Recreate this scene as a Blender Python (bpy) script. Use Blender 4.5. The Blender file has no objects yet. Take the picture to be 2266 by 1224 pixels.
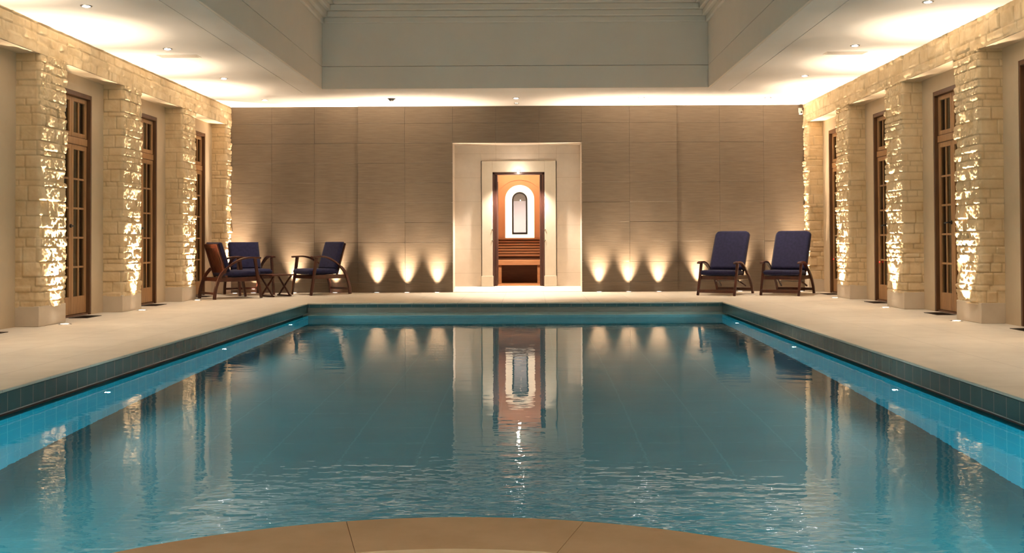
import bpy, bmesh, math, random
import numpy as np
from mathutils import Vector, Matrix
random.seed(7); RNG = np.random.default_rng(11)
S = bpy.context.scene
COL = S.collection
PI = math.pi

# ------------------------------------------------------------------ camera
CX, CH = 0.21918, 0.84984
YAW, PITCH, ROLL = 0.00472, 0.01766, 0.0040
F_PX, PX, PY = 2295.0, 1163.53, 490.72
cam_data = bpy.data.cameras.new('camera')
cam_data.sensor_fit = 'HORIZONTAL'; cam_data.sensor_width = 36.0
cam_data.lens = 36.0 * F_PX / 2266.0
cam_data.shift_x = (1133.0 - PX) / 2266.0
cam_data.shift_y = (PY - 612.0) / 2266.0
cam_data.clip_start = 0.05; cam_data.clip_end = 100
cam = bpy.data.objects.new('camera', cam_data); COL.objects.link(cam)
def _rot():
    a, b, c = YAW, PITCH, ROLL
    Rz = Matrix(((math.cos(a), -math.sin(a), 0), (math.sin(a), math.cos(a), 0), (0, 0, 1)))
    Rx = Matrix(((1, 0, 0), (0, math.cos(b), -math.sin(b)), (0, math.sin(b), math.cos(b))))
    Ry = Matrix(((math.cos(c), 0, math.sin(c)), (0, 1, 0), (-math.sin(c), 0, math.cos(c))))
    return Rz @ Rx @ Ry
_R = _rot()
_m = Matrix.Identity(4)
for i in range(3):
    _m[i][0] = _R[i][0]; _m[i][1] = _R[i][2]; _m[i][2] = -_R[i][1]
_m.translation = Vector((CX, 0, CH))
cam.matrix_world = _m
S.camera = cam

# ------------------------------------------------------------------ world, exposure
W = bpy.data.worlds.new('night'); S.world = W; W.use_nodes = True
W.node_tree.nodes['Background'].inputs[0].default_value = (0.02, 0.025, 0.04, 1)
W.node_tree.nodes['Background'].inputs[1].default_value = 0.05
S.view_settings.view_transform = 'Standard'; S.view_settings.look = 'None'
S.view_settings.exposure = 0.0; S.view_settings.gamma = 1.0
S.view_settings.use_curve_mapping = False
WARM = (1.0, 0.79, 0.58); WARM2 = (1.0, 0.86, 0.72); COOL = (0.62, 0.93, 1.0)
P_BACK, P_PIER, P_DOWN, P_POOL = 300.0, 280.0, 200.0, 88.0
P_BEAM = 300.0

# ------------------------------------------------------------------ dimensions (m)
HW = 4.707          # half width of the room at the stone piers
PH = 2.825          # half width of the pool
WH = 2.80           # half width of the skylight well
YB = 16.99          # back wall
YP = 14.135         # far edge of the pool
YN = 1.15           # near edge of the pool
YW = 14.99          # far end of the skylight well
YF = -2.6           # wall behind the camera
ZC = 3.05           # ceiling
ZL = 2.745          # underside of the stone lintel band
ZWAT = -0.172
PY0, PWID, PSP = 10.356, 0.583, 2.127
XP = HW + 0.23      # plaster plane
SPA = (0.0, 1.81)

# ------------------------------------------------------------------ materials
def new_mat(name, base=(0.8, 0.8, 0.8), rough=0.6, metal=0.0, spec=0.5):
    m = bpy.data.materials.new(name); m.use_nodes = True
    b = m.node_tree.nodes['Principled BSDF']
    b.inputs['Base Color'].default_value = (*base, 1)
    b.inputs['Roughness'].default_value = rough
    b.inputs['Metallic'].default_value = metal
    b.inputs['Specular IOR Level'].default_value = spec
    return m
class NT:
    def __init__(s, m): s.m = m; s.t = m.node_tree; s.b = s.t.nodes['Principled BSDF']
    def n(s, typ, **kw):
        nd = s.t.nodes.new(typ)
        for k, v in kw.items(): setattr(nd, k, v)
        return nd
    def l(s, a, b): s.t.links.new(a, b)
    def coord(s, scale=(1, 1, 1), loc=(0, 0, 0)):
        tc = s.n('ShaderNodeTexCoord'); mp = s.n('ShaderNodeMapping')
        mp.inputs['Scale'].default_value = scale; mp.inputs['Location'].default_value = loc
        s.l(tc.outputs['Object'], mp.inputs['Vector']); return mp.outputs[0]
    def noise(s, vec, scale, detail=4, rough=0.5):
        nn = s.n('ShaderNodeTexNoise'); nn.inputs['Scale'].default_value = scale
        nn.inputs['Detail'].default_value = detail; nn.inputs['Roughness'].default_value = rough
        s.l(vec, nn.inputs['Vector']); return nn.outputs['Fac']
    def ramp(s, fac, stops):
        r = s.n('ShaderNodeValToRGB'); e = r.color_ramp.elements
        while len(e) < len(stops): e.new(0.5)
        for i, (p, c) in enumerate(stops):
            e[i].position = p; e[i].color = (*c, 1)
        s.l(fac, r.inputs[0]); return r.outputs[0]
    def math(s, op, a, b=None, c=None):
        m = s.n('ShaderNodeMath', operation=op)
        for i, v in enumerate((a, b, c)):
            if v is None: continue
            if isinstance(v, (int, float)): m.inputs[i].default_value = v
            else: s.l(v, m.inputs[i])
        return m.outputs[0]
    def mix(s, fac, a, b, blend='MIX'):
        m = s.n('ShaderNodeMix', data_type='RGBA', blend_type=blend)
        for sock, v in ((m.inputs[0], fac), (m.inputs[6], a), (m.inputs[7], b)):
            if isinstance(v, (int, float)): sock.default_value = v
            elif isinstance(v, tuple): sock.default_value = (*v, 1)
            else: s.l(v, sock)
        return m.outputs[2]
    def bump(s, h, strength=0.3, dist=0.01):
        b = s.n('ShaderNodeBump'); b.inputs['Strength'].default_value = strength
        b.inputs['Distance'].default_value = dist
        s.l(h, b.inputs['Height']); s.l(b.outputs[0], s.b.inputs['Normal'])
    def grid(s, sizes, width, offs=(0, 0, 0)):
        """1 on grout lines, 0 inside the tiles; sizes per object axis (None: no lines)"""
        tc = s.n('ShaderNodeTexCoord'); sp = s.n('ShaderNodeSeparateXYZ'); s.l(tc.outputs['Object'], sp.inputs[0])
        out = None
        for ax, sz in enumerate(sizes):
            if not sz: continue
            v = s.math('DIVIDE', s.math('ADD', sp.outputs[ax], offs[ax] + 100 * sz), sz)
            fr = s.math('FRACT', v)
            d = s.math('ABSOLUTE', s.math('SUBTRACT', fr, 0.5))
            k = s.math('GREATER_THAN', d, 0.5 - width / sz / 2)
            out = k if out is None else s.math('MAXIMUM', out, k)
        return out

def stone_like(name, c1, c2, scale=(1, 1, 1), nscale=6, rough=0.75, bump=0.25, bd=0.004, grid=None, gridw=0.004, gcol=None, spec=0.3, offs=(0, 0, 0)):
    m = new_mat(name, c1, rough, spec=spec); t = NT(m)
    v = t.coord(scale)
    f = t.noise(v, nscale, 6, 0.6)
    col = t.ramp(f, [(0.3, c1), (0.7, c2)])
    h = t.noise(v, nscale * 5, 5, 0.6)
    if grid:
        g = t.grid(grid, gridw, offs); col = t.mix(g, col, gcol or tuple(0.55 * k for k in c1))
        h = t.math('SUBTRACT', h, g)
    t.l(col, t.b.inputs['Base Color']); t.bump(h, bump, bd)
    return m
M = {}
M['plaster'] = stone_like('cream_plaster', (0.58, 0.46, 0.31), (0.64, 0.51, 0.35), nscale=3, rough=0.85, bump=0.1)
M['ceiling'] = stone_like('white_ceiling_paint', (0.80, 0.77, 0.73), (0.83, 0.80, 0.76), nscale=2, rough=0.85, bump=0.05)
M['well'] = stone_like('grey_green_paint', (0.79, 0.71, 0.62), (0.82, 0.74, 0.65), nscale=2, rough=0.8, bump=0.05)
M['rubble'] = stone_like('split_faced_limestone', (0.66, 0.485, 0.27), (0.80, 0.64, 0.41), nscale=5, rough=0.8, bump=0.5, bd=0.006)
def _mortar(m):
    t = NT(m); a = t.n('ShaderNodeAttribute'); a.attribute_name = 'mortar'
    src = t.b.inputs['Base Color'].links[0].from_socket
    t.l(t.mix(t.math('MULTIPLY', a.outputs['Fac'], 0.5), src, (0.30, 0.20, 0.10)), t.b.inputs['Base Color'])
_mortar(M['rubble'])
M['plinth'] = stone_like('smooth_limestone', (0.62, 0.52, 0.40), (0.68, 0.58, 0.45), nscale=5, rough=0.6, bump=0.1)
M['deck'] = stone_like('limestone_paving', (0.60, 0.53, 0.43), (0.68, 0.61, 0.50), nscale=4, rough=0.5, bump=0.12, grid=(0.6, 0.6, None), gridw=0.005, gcol=(0.42, 0.36, 0.29), offs=(0.18, 0.03, 0))
M['coping'] = stone_like('shaded_limestone_coping', (0.56, 0.36, 0.20), (0.66, 0.44, 0.26), nscale=5, rough=0.65, bump=0.15)  # deck limestone made browner, for the dim warm light over the spa
M['backwall'] = stone_like('brown_travertine', (0.112, 0.081, 0.053), (0.152, 0.113, 0.076), scale=(1.2, 1, 16), nscale=3.0, rough=0.55, bump=0.18, bd=0.005)
M['lightstone'] = stone_like('pale_limestone', (0.68, 0.58, 0.48), (0.75, 0.65, 0.54), nscale=5, rough=0.7, bump=0.1, grid=(0.72, None, 0.40), gridw=0.004, gcol=(0.52, 0.42, 0.32), offs=(0.36, 0, 0.1))
M['archstone'] = stone_like('pale_limestone_frame', (0.72, 0.63, 0.50), (0.78, 0.69, 0.56), nscale=5, rough=0.7, bump=0.1)
def tile_mat(name, c1, c2, g, gw, gcol, rough=0.25, spec=0.5):
    m = new_mat(name, c1, rough, spec=spec); t = NT(m)
    f = t.noise(t.coord(), 2.3, 3)
    col = t.ramp(f, [(0.3, c1), (0.7, c2)])
    gr = t.grid(g, gw, (0.01, 0.02, 0.0))
    t.l(t.mix(gr, col, gcol), t.b.inputs['Base Color'])
    return m
M['tile'] = tile_mat('teal_wall_tile', (0.026, 0.075, 0.078), (0.042, 0.10, 0.102), (0.155, 0.155, None), 0.005, (0.22, 0.21, 0.17))
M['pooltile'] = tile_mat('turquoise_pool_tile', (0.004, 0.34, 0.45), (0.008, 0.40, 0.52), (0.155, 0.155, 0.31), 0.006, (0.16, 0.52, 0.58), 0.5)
M['poolfloor'] = tile_mat('turquoise_floor_tile', (0.006, 0.072, 0.080), (0.010, 0.086, 0.095), (0.46, 0.46, None), 0.012, (0.018, 0.10, 0.11), 0.5)  # darker than the wall tile, standing in for dimmer light on floor and end
M['slot'] = new_mat('brown_slot_lining', (0.045, 0.028, 0.02), 0.5)
M['farfascia'] = stone_like('grey_brown_stone_band', (0.20, 0.165, 0.13), (0.27, 0.225, 0.175), scale=(1, 1, 8), nscale=5, rough=0.5)
M['trim'] = new_mat('brushed_steel', (0.55, 0.55, 0.55), 0.3, 1.0)
M['chrome'] = new_mat('chrome', (0.8, 0.8, 0.8), 0.15, 1.0)
M['white'] = new_mat('white_enamel', (0.8, 0.79, 0.77), 0.35)
M['black'] = new_mat('black_plastic', (0.015, 0.015, 0.016), 0.4)
M['drain'] = new_mat('dark_bronze_grille', (0.03, 0.022, 0.018), 0.45, 0.6)
def wood(name, a, b, scale=(1, 1, 1), rough=0.4, ns=7):
    m = new_mat(name, a, rough); t = NT(m)
    f = t.noise(t.coord(scale), ns, 5, 0.6)
    t.l(t.ramp(f, [(0.3, a), (0.7, b)]), t.b.inputs['Base Color']); return m
M['oak'] = wood('oak_joinery', (0.33, 0.17, 0.07), (0.47, 0.26, 0.11), (4, 4, 0.5), 0.45)
M['oakdark'] = wood('stained_door_frame', (0.10, 0.045, 0.02), (0.16, 0.075, 0.035), (4, 4, 0.5), 0.45)
M['teak'] = wood('reddish_hardwood', (0.040, 0.009, 0.005), (0.085, 0.020, 0.009), (3, 3, 1), 0.3)
M['sauna'] = wood('sauna_wood', (0.30, 0.12, 0.04), (0.40, 0.17, 0.06), (0.6, 3, 6), 0.55)
M['saunawall'] = stone_like('amber_sauna_wall', (0.58, 0.29, 0.14), (0.64, 0.34, 0.17), nscale=3, rough=0.75, bump=0.05)
M['saunadark'] = wood('dark_sauna_panel', (0.16, 0.06, 0.022), (0.22, 0.09, 0.035), (0.6, 3, 6), 0.55)
M['doordark'] = wood('dark_sauna_door_frame', (0.06, 0.024, 0.017), (0.085, 0.034, 0.024), (3, 3, 0.5), 0.35)
M['greypanel'] = new_mat('lilac_grey_panel', (0.50, 0.45, 0.44), 0.5)
def fabric():
    m = new_mat('navy_canvas', (0.03, 0.032, 0.085), 0.85, spec=0.2); t = NT(m)
    v = t.coord()
    f = t.noise(v, 25, 4)
    t.l(t.ramp(f, [(0.3, (0.013, 0.013, 0.042)), (0.7, (0.021, 0.021, 0.064))]), t.b.inputs['Base Color'])
    t.bump(t.noise(v, 260, 2), 0.3, 0.002)
    t.b.inputs['Sheen Weight'].default_value = 0.08
    return m
M['navy'] = fabric()
def glass():
    m = new_mat('door_glass', (0.9, 0.9, 0.9), 0.0)
    b = m.node_tree.nodes['Principled BSDF']
    b.inputs['Transmission Weight'].default_value = 1.0; b.inputs['IOR'].default_value = 1.45
    b.inputs['Base Color'].default_value = (0.55, 0.52, 0.48, 1)
    return m
M['glass'] = glass()
M['pane_reflection'] = stone_like('brown_pane_reflection', (0.16, 0.11, 0.07), (0.22, 0.155, 0.10), scale=(1, 14, 0.3), nscale=3, rough=0.9)  # brown reflections in the door panes, painted as a striped sheet
def emit(name, col, s):
    m = new_mat(name, col, 0.4); b = m.node_tree.nodes['Principled BSDF']
    b.inputs['Emission Color'].default_value = (*col, 1); b.inputs['Emission Strength'].default_value = s
    return m
M['lens'] = emit('lit_lens', (1.0, 0.9, 0.78), 6.0)
M['lenscool'] = emit('lit_halogen_lens', (0.95, 0.93, 1.0), 90.0)
M['lenspool'] = emit('lit_pool_lens', (0.92, 1.0, 0.95), 22.0)
M['niche'] = emit('glowing_niche_lining', (1.0, 0.86, 0.62), 1.5)  # emission stands in for light falling on the niche reveal
M['red'] = emit('red_indicator', (1.0, 0.03, 0.02), 2.0)
def water(name, ripple):
    m = new_mat(name, (0.80, 0.97, 0.97), 0.0); t = NT(m); b = t.b
    b.inputs['Transmission Weight'].default_value = 1.0; b.inputs['IOR'].default_value = 1.333
    b.inputs['Roughness'].default_value = 0.012
    tc = t.n('ShaderNodeTexCoord')
    def nz(scale, detail, xs=1.0):
        mp = t.n('ShaderNodeMapping'); mp.inputs['Scale'].default_value = (xs, 1, 1)
        t.l(tc.outputs['Object'], mp.inputs[0])
        return t.noise(mp.outputs[0], scale, detail, 0.55)
    # water calm far away, livelier where the spa spills (object space distance from the spa)
    mpx = t.n('ShaderNodeMapping'); mpx.inputs['Scale'].default_value = (1.6, 1, 0); t.l(tc.outputs['Object'], mpx.inputs[0])
    sub = t.n('ShaderNodeVectorMath', operation='DISTANCE'); sub.inputs[1].default_value = (SPA[0], SPA[1], 0)
    t.l(mpx.outputs[0], sub.inputs[0])
    mr = t.n('ShaderNodeMapRange', interpolation_type='SMOOTHSTEP')
    mr.inputs['From Min'].default_value = 2.3; mr.inputs['From Max'].default_value = 3.9
    mr.inputs['To Min'].default_value = 1.0; mr.inputs['To Max'].default_value = 0.0
    t.l(sub.outputs['Value'], mr.inputs[0])
    calm = t.math('MULTIPLY', nz(2.2, 2, 0.6), 0.0022)
    fine = t.math('MULTIPLY', nz(9.0, 2, 0.5), 0.0011)
    near = t.math('MULTIPLY', t.math('MULTIPLY', nz(13.0, 2, 0.55), 0.0055), mr.outputs[0])
    h = t.math('ADD', t.math('ADD', calm, fine), near)
    bp = t.n('ShaderNodeBump'); bp.inputs['Strength'].default_value = ripple; bp.inputs['Distance'].default_value = 1.0
    t.l(h, bp.inputs['Height']); t.l(bp.outputs[0], b.inputs['Normal'])
    # softer reflection than a bare Fresnel mirror
    rf = t.n('ShaderNodeBsdfRefraction'); rf.inputs['Color'].default_value = (0.80, 0.97, 0.97, 1); rf.inputs['IOR'].default_value = 1.333; rf.inputs['Roughness'].default_value = 0.0
    t.l(bp.outputs[0], rf.inputs['Normal'])
    mx = t.n('ShaderNodeMixShader'); mx.inputs[0].default_value = 0.38
    t.l(b.outputs[0], mx.inputs[1]); t.l(rf.outputs[0], mx.inputs[2])
    t.l(mx.outputs[0], t.t.nodes['Material Output'].inputs['Surface'])
    return m
M['water'] = water('pool_water', 1.0)
M['spawater'] = water('spa_water', 0.5)

# ------------------------------------------------------------------ mesh helpers
class MB:
    def __init__(s): s.v = []; s.f = []
    def add(s, vs, fs):
        o = len(s.v); s.v += [tuple(v) for v in vs]; s.f += [tuple(i + o for i in f) for f in fs]; return s
    def box(s, a, b, M4=None):
        x0, y0, z0 = a; x1, y1, z1 = b
        vs = [(x0, y0, z0), (x1, y0, z0), (x1, y1, z0), (x0, y1, z0), (x0, y0, z1), (x1, y0, z1), (x1, y1, z1), (x0, y1, z1)]
        if M4 is not None: vs = [M4 @ Vector(v) for v in vs]
        fs = [(0, 3, 2, 1), (4, 5, 6, 7), (0, 1, 5, 4), (1, 2, 6, 5), (2, 3, 7, 6), (3, 0, 4, 7)]
        if (x1 - x0) * (y1 - y0) * (z1 - z0) < 0: fs = [f[::-1] for f in fs]
        return s.add(vs, fs)
    def sweep(s, pts, w, t, side=Vector((0, 1, 0))):
        """rectangular bar along pts; w along side, t across it; w/t may be lists"""
        n = len(pts); P = [Vector(p) for p in pts]; ring = []
        for i, p in enumerate(P):
            d = (P[min(i + 1, n - 1)] - P[max(i - 1, 0)]).normalized()
            u = d.cross(side).normalized(); sd = u.cross(d).normalized()
            ww = (w[i] if isinstance(w, (list, tuple)) else w) / 2; tt = (t[i] if isinstance(t, (list, tuple)) else t) / 2
            ring.append([p + sd * ww + u * tt, p - sd * ww + u * tt, p - sd * ww - u * tt, p + sd * ww - u * tt])
        vs = [q for r in ring for q in r]; fs = []
        for i in range(n - 1):
            for k in range(4):
                a = i * 4 + k; b = i * 4 + (k + 1) % 4
                fs.append((a, b, b + 4, a + 4))
        fs.append((3, 2, 1, 0)); fs.append(tuple(range((n - 1) * 4, n * 4)))
        return s.add(vs, fs)
    def lathe(s, prof, seg=24, c=(0, 0, 0), axis='z', a0=0.0, a1=2 * PI, cap=True):
        full = abs(a1 - a0 - 2 * PI) < 1e-6; n = seg if full else seg + 1
        vs = []
        for j in range(n):
            a = a0 + (a1 - a0) * j / seg
            for r, z in prof:
                p = (r * math.cos(a), r * math.sin(a), z)
                if axis == 'x': p = (p[2], p[0], p[1])
                if axis == 'y': p = (p[0], p[2], p[1])
                vs.append((p[0] + c[0], p[1] + c[1], p[2] + c[2]))
        m = len(prof); fs = []
        for j in range(seg):
            b = ((j + 1) % n) * m; a = j * m
            for i in range(m - 1): fs.append((a + i, b + i, b + i + 1, a + i + 1))
        return s.add(vs, fs)
    def build(s, name, mat, parent=None, bevel=0.0, smooth=False, segs=2, loc=(0, 0, 0)):
        me = bpy.data.meshes.new(name); me.from_pydata(s.v, [], s.f); me.validate(); me.update()
        bm = bmesh.new(); bm.from_mesh(me); bmesh.ops.recalc_face_normals(bm, faces=bm.faces); bm.to_mesh(me); bm.free()
        me.materials.append(mat)
        o = bpy.data.objects.new(name, me); COL.objects.link(o); o.location = loc
        if parent: o.parent = parent
        if bevel:
            b = o.modifiers.new('bevel', 'BEVEL'); b.width = bevel; b.segments = segs; b.limit_method = 'ANGLE'
        if smooth:
            for p in me.polygons: p.use_smooth = True
            if bevel or smooth == 'angle':
                me.set_sharp_from_angle(angle=math.radians(40))
        return o
def empty(name, loc=(0, 0, 0), rz=0):
    o = bpy.data.objects.new(name, None); COL.objects.link(o); o.location = loc; o.rotation_euler = (0, 0, rz)
    o.empty_display_size = 0.1; return o
def tag(o, label, cat, group=None, kind=None):
    o['label'] = label; o['category'] = cat
    if group: o['group'] = group
    if kind: o['kind'] = kind
    return o
def struct(o, label=None):
    o['kind'] = 'structure'
    if label: o['label'] = label
    return o
def copy_tree(o, parent=None):
    c = o.copy(); COL.objects.link(c); c.parent = parent
    for ch in list(o.children): copy_tree(ch, c)
    return c
def lamp(typ, name, parent, loc, power, col, **kw):
    d = bpy.data.lights.new(name, typ); d.energy = power; d.color = col
    for k, v in kw.items():
        if k not in ('rot',): setattr(d, k, v)
    o = bpy.data.objects.new(name, d); COL.objects.link(o); o.parent = parent; o.location = loc
    if 'rot' in kw: o.rotation_euler = kw['rot']
    return o
def bx(a, b): return MB().box(a, b)

# ------------------------------------------------------------------ rough stone height field
def vnoise(u, v, sc, seed):
    r = np.random.default_rng(seed); G = r.random((64, 64))
    x = u * sc; y = v * sc; xi = np.floor(x).astype(int); yi = np.floor(y).astype(int)
    fx = x - xi; fy = y - yi; fx = fx * fx * (3 - 2 * fx); fy = fy * fy * (3 - 2 * fy)
    g = lambda a, b: G[a % 64, b % 64]
    return (g(xi, yi) * (1 - fx) * (1 - fy) + g(xi + 1, yi) * fx * (1 - fy) + g(xi, yi + 1) * (1 - fx) * fy + g(xi + 1, yi + 1) * fx * fy) - 0.5
JOINT = [None]
def rubble(u, z, seed, amp=1.0, na=1.0):
    """height of coursed split-faced blocks at wall coordinates u (along) and z (up)"""
    r = np.random.default_rng(seed)
    zz = [-0.3]
    while zz[-1] < 3.4: zz.append(zz[-1] + r.choice([0.055, 0.075, 0.095, 0.125, 0.15]))
    zz = np.array(zz)
    h = np.zeros_like(u); jm = np.zeros_like(u)
    ci = np.searchsorted(zz, z) - 1
    umin, umax = u.min() - 0.3, u.max() + 0.3
    for c in np.unique(ci):
        msk = ci == c; z0, z1 = zz[c], zz[c + 1]; H = z1 - z0
        js = [umin - r.random() * 0.2]
        while js[-1] < umax: js.append(js[-1] + max(0.09, r.normal(0.20, 0.07)))
        js = np.array(js); uu = u[msk]; zc = z[msk]
        bi = np.searchsorted(js, uu) - 1; n = len(js)
        a0 = r.random(n) * 0.020; tx = r.normal(0, 0.09, n); tz = r.normal(0, 0.14, n)
        cu = (js[:-1] + js[1:]) / 2; cu = np.append(cu, cu[-1])
        du = np.minimum(uu - js[bi], js[np.minimum(bi + 1, n - 1)] - uu); dz = np.minimum(zc - z0, z1 - zc)
        e = np.clip(du / 0.016, 0, 1); f = np.clip(dz / 0.014, 0, 1)
        jm[msk] = np.maximum(1 - du / 0.007, 1 - dz / 0.007).clip(0, 1)
        edge = (e * (2 - e)) * (f * (2 - f))
        k = a0[bi] + tx[bi] * (uu - cu[bi]) + tz[bi] * (zc - (z0 + z1) / 2)
        h[msk] = (0.010 + np.clip(k, -0.010, 0.034)) * edge
    n1 = np.abs(vnoise(u, z, 19, seed + 1)) * 0.024 + vnoise(u, z, 42, seed + 2) * 0.016 + vnoise(u, z, 80, seed + 3) * 0.009
    cr = np.abs(vnoise(u + 3, z, 10, seed + 4)); n1 += np.where(cr > 0.22, (cr - 0.22) * 0.05, 0)
    JOINT[0] = jm
    return (h + n1 * na) * amp
def grid_mesh(name, P, mat, parent=None, smooth=False, mortar=None):
    """P: (n,m,3) array of points"""
    n, m = P.shape[:2]
    me = bpy.data.meshes.new(name)
    idx = np.arange(n * m).reshape(n, m)
    q = np.stack([idx[:-1, :-1], idx[1:, :-1], idx[1:, 1:], idx[:-1, 1:]], -1).reshape(-1, 4)
    me.vertices.add(n * m); me.vertices.foreach_set('co', P.reshape(-1).astype(np.float32))
    me.loops.add(q.size); me.loops.foreach_set('vertex_index', q.reshape(-1).astype(np.int32))
    me.polygons.add(len(q)); me.polygons.foreach_set('loop_start', (np.arange(len(q)) * 4).astype(np.int32))
    me.polygons.foreach_set('loop_total', np.full(len(q), 4, np.int32))
    me.update(); me.validate()
    if smooth: me.polygons.foreach_set('use_smooth', np.ones(len(q), bool))
    if mortar is not None:
        at = me.attributes.new('mortar', 'FLOAT', 'POINT'); at.data.foreach_set('value', mortar.reshape(-1).astype(np.float32))
    me.materials.append(mat)
    o = bpy.data.objects.new(name, me); COL.objects.link(o)
    if parent: o.parent = parent
    return o

# ================================================================== SETTING
# ---- floor: deck around the pool, with the tiled fascia and the overflow slot
mb = MB()
mb.box((-HW - 0.6, YP, -0.02), (HW + 0.6, YB + 0.5, 0.0))
mb.box((-HW - 0.6, YF, -0.02), (-PH, YP, 0)); mb.box((PH, YF, -0.02), (HW + 0.6, YP, 0))
mb.box((-PH, YF, -0.02), (PH, YN, 0))
floor = struct(mb.build('floor', M['deck'], bevel=0.006), 'cream limestone paving around the pool')
mb = MB()
mb.box((-HW - 0.6, YP + 0.07, -0.3), (HW + 0.6, YB + 0.5, -0.022)); mb.box((-HW - 0.6, YF, -0.3), (-PH - 0.09, YP, -0.022))
mb.box((PH + 0.09, YF, -0.3), (HW + 0.6, YP, -0.022)); mb.box((-PH - 0.09, YF, -0.3), (PH + 0.09, YN - 0.09, -0.022))
mb.build('floor_slab', M['plinth'], floor)

# ---- pool shell
pool = empty('swimming_pool', (0, 7.6, 0))
tag(pool, 'long rectangular swimming pool sunk in the limestone floor, lined with turquoise tiles', 'swimming pool')
def pl(mbx, name, mat, **k):
    for i, v in enumerate(mbx.v): mbx.v[i] = (v[0], v[1] - 7.6, v[2])
    return mbx.build(name, mat, pool, **k)
for sx in (-1, 1):
    pl(bx((sx * PH, YN, -0.135), (sx * (PH + 0.09), YP + 0.05, -0.021)), 'tile_band', M['tile'])
    pl(bx((sx * (PH - 0.004), YN, -0.139), (sx * (PH + 0.03), YP, -0.133)), 'edge_strip', M['trim'])
    pl(bx((sx * (PH + 0.065), YN, -0.21), (sx * (PH + 0.09), YP, -0.136)), 'overflow_slot', M['slot'])
    pl(bx((sx * PH, YN - 0.1, -1.5), (sx * (PH + 0.2), YP + 0.1, -0.185)), 'side_wall', M['pooltile'])
pl(bx((-PH, YP, -0.060), (PH, YP + 0.09, -0.021)), 'far_edge_band', M['tile'])['label'] = 'grey-blue tile edge at the far end'
pl(bx((-PH, YP + 0.012, -0.135), (PH, YP + 0.09, -0.062)), 'cover_housing', M['farfascia'])
pl(bx((-PH, YP + 0.12, -0.26), (PH, YP + 0.15, -0.136)), 'cover_slot', M['slot'])
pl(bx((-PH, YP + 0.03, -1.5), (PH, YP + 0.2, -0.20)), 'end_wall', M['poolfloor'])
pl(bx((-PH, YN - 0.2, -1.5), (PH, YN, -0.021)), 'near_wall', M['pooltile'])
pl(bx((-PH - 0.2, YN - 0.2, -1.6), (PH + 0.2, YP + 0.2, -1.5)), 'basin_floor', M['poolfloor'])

# ---- pool water (one refracting surface, open around the spa)
step = 0.06
xs = np.linspace(-PH - 0.06, PH + 0.06, 96); ys = np.arange(YN + 0.001, YP + 0.10, step)
vs = [(x, y, ZWAT) for y in ys for x in xs]; nx = len(xs); fs = []
for j in range(len(ys) - 1):
    for i in range(nx - 1):
        cx_ = (xs[i] + xs[i + 1]) / 2; cy_ = (ys[j] + ys[j + 1]) / 2
        if math.hypot(cx_ - SPA[0], cy_ - SPA[1]) < 1.22: continue
        a = j * nx + i; fs.append((a, a + 1, a + nx + 1, a + nx))
w = MB().add(vs, fs).build('pool_water', M['water'], smooth=True)
def face_up(o):
    if sum(p.normal.z for p in o.data.polygons) < 0: o.data.flip_normals()
face_up(w)
tag(w, 'calm clear water filling the long pool, mirroring the lit walls', 'water', kind='stuff')

# ---- round spa at the near end
spa = empty('round_spa', (SPA[0], SPA[1], 0))
tag(spa, 'round raised spa with curved limestone coping at the near end of the pool', 'spa')
mb = MB()
NSEG = 12; gap = 0.0008
for k in range(NSEG):
    a0 = PI / 2 - PI / NSEG + k * 2 * PI / NSEG - 0.012; a1 = a0 + 2 * PI / NSEG
    prof = [(1.05, -0.055), (1.05, -0.012), (1.062, 0.0), (1.388, 0.0), (1.40, -0.012), (1.40, -0.05), (1.39, -0.055)]
    seg = 12; o = len(mb.v)
    m_ = MB().lathe(prof, seg, a0=a0 + gap, a1=a1 - gap)
    n_ = len(prof); L = len(m_.v)
    m_.f.append(tuple(range(n_))); m_.f.append(tuple(range(L - n_, L))[::-1])
    for j in range(seg): m_.f.append((j * n_, j * n_ + n_ - 1, (j + 1) * n_ + n_ - 1, (j + 1) * n_))
    mb.add(m_.v, m_.f)
mb.build('coping', M['coping'], spa, smooth='angle')
MB().lathe([(1.07, -0.6), (1.07, -0.056), (1.37, -0.056), (1.37, -1.49), ], 96).build('spa_wall', M['pooltile'], spa, smooth='angle')
MB().lathe([(0.0, -0.6), (1.08, -0.6)], 96).build('spa_floor', M['poolfloor'], spa)
sw = MB().lathe([(0.0, -0.028), (0.4, -0.028), (0.8, -0.028), (1.069, -0.028)], 96).build('spa_water', M['spawater'], loc=(SPA[0], SPA[1], 0), smooth=True)
face_up(sw)
tag(sw, 'pale blue water inside the round spa', 'water', kind='stuff')
lamp('POINT', 'spa_fill_light', spa, (0, 0.55, -0.35), 14, COOL, shadow_soft_size=0.04)  # unseen point light added to turn the spa water cyan

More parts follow.
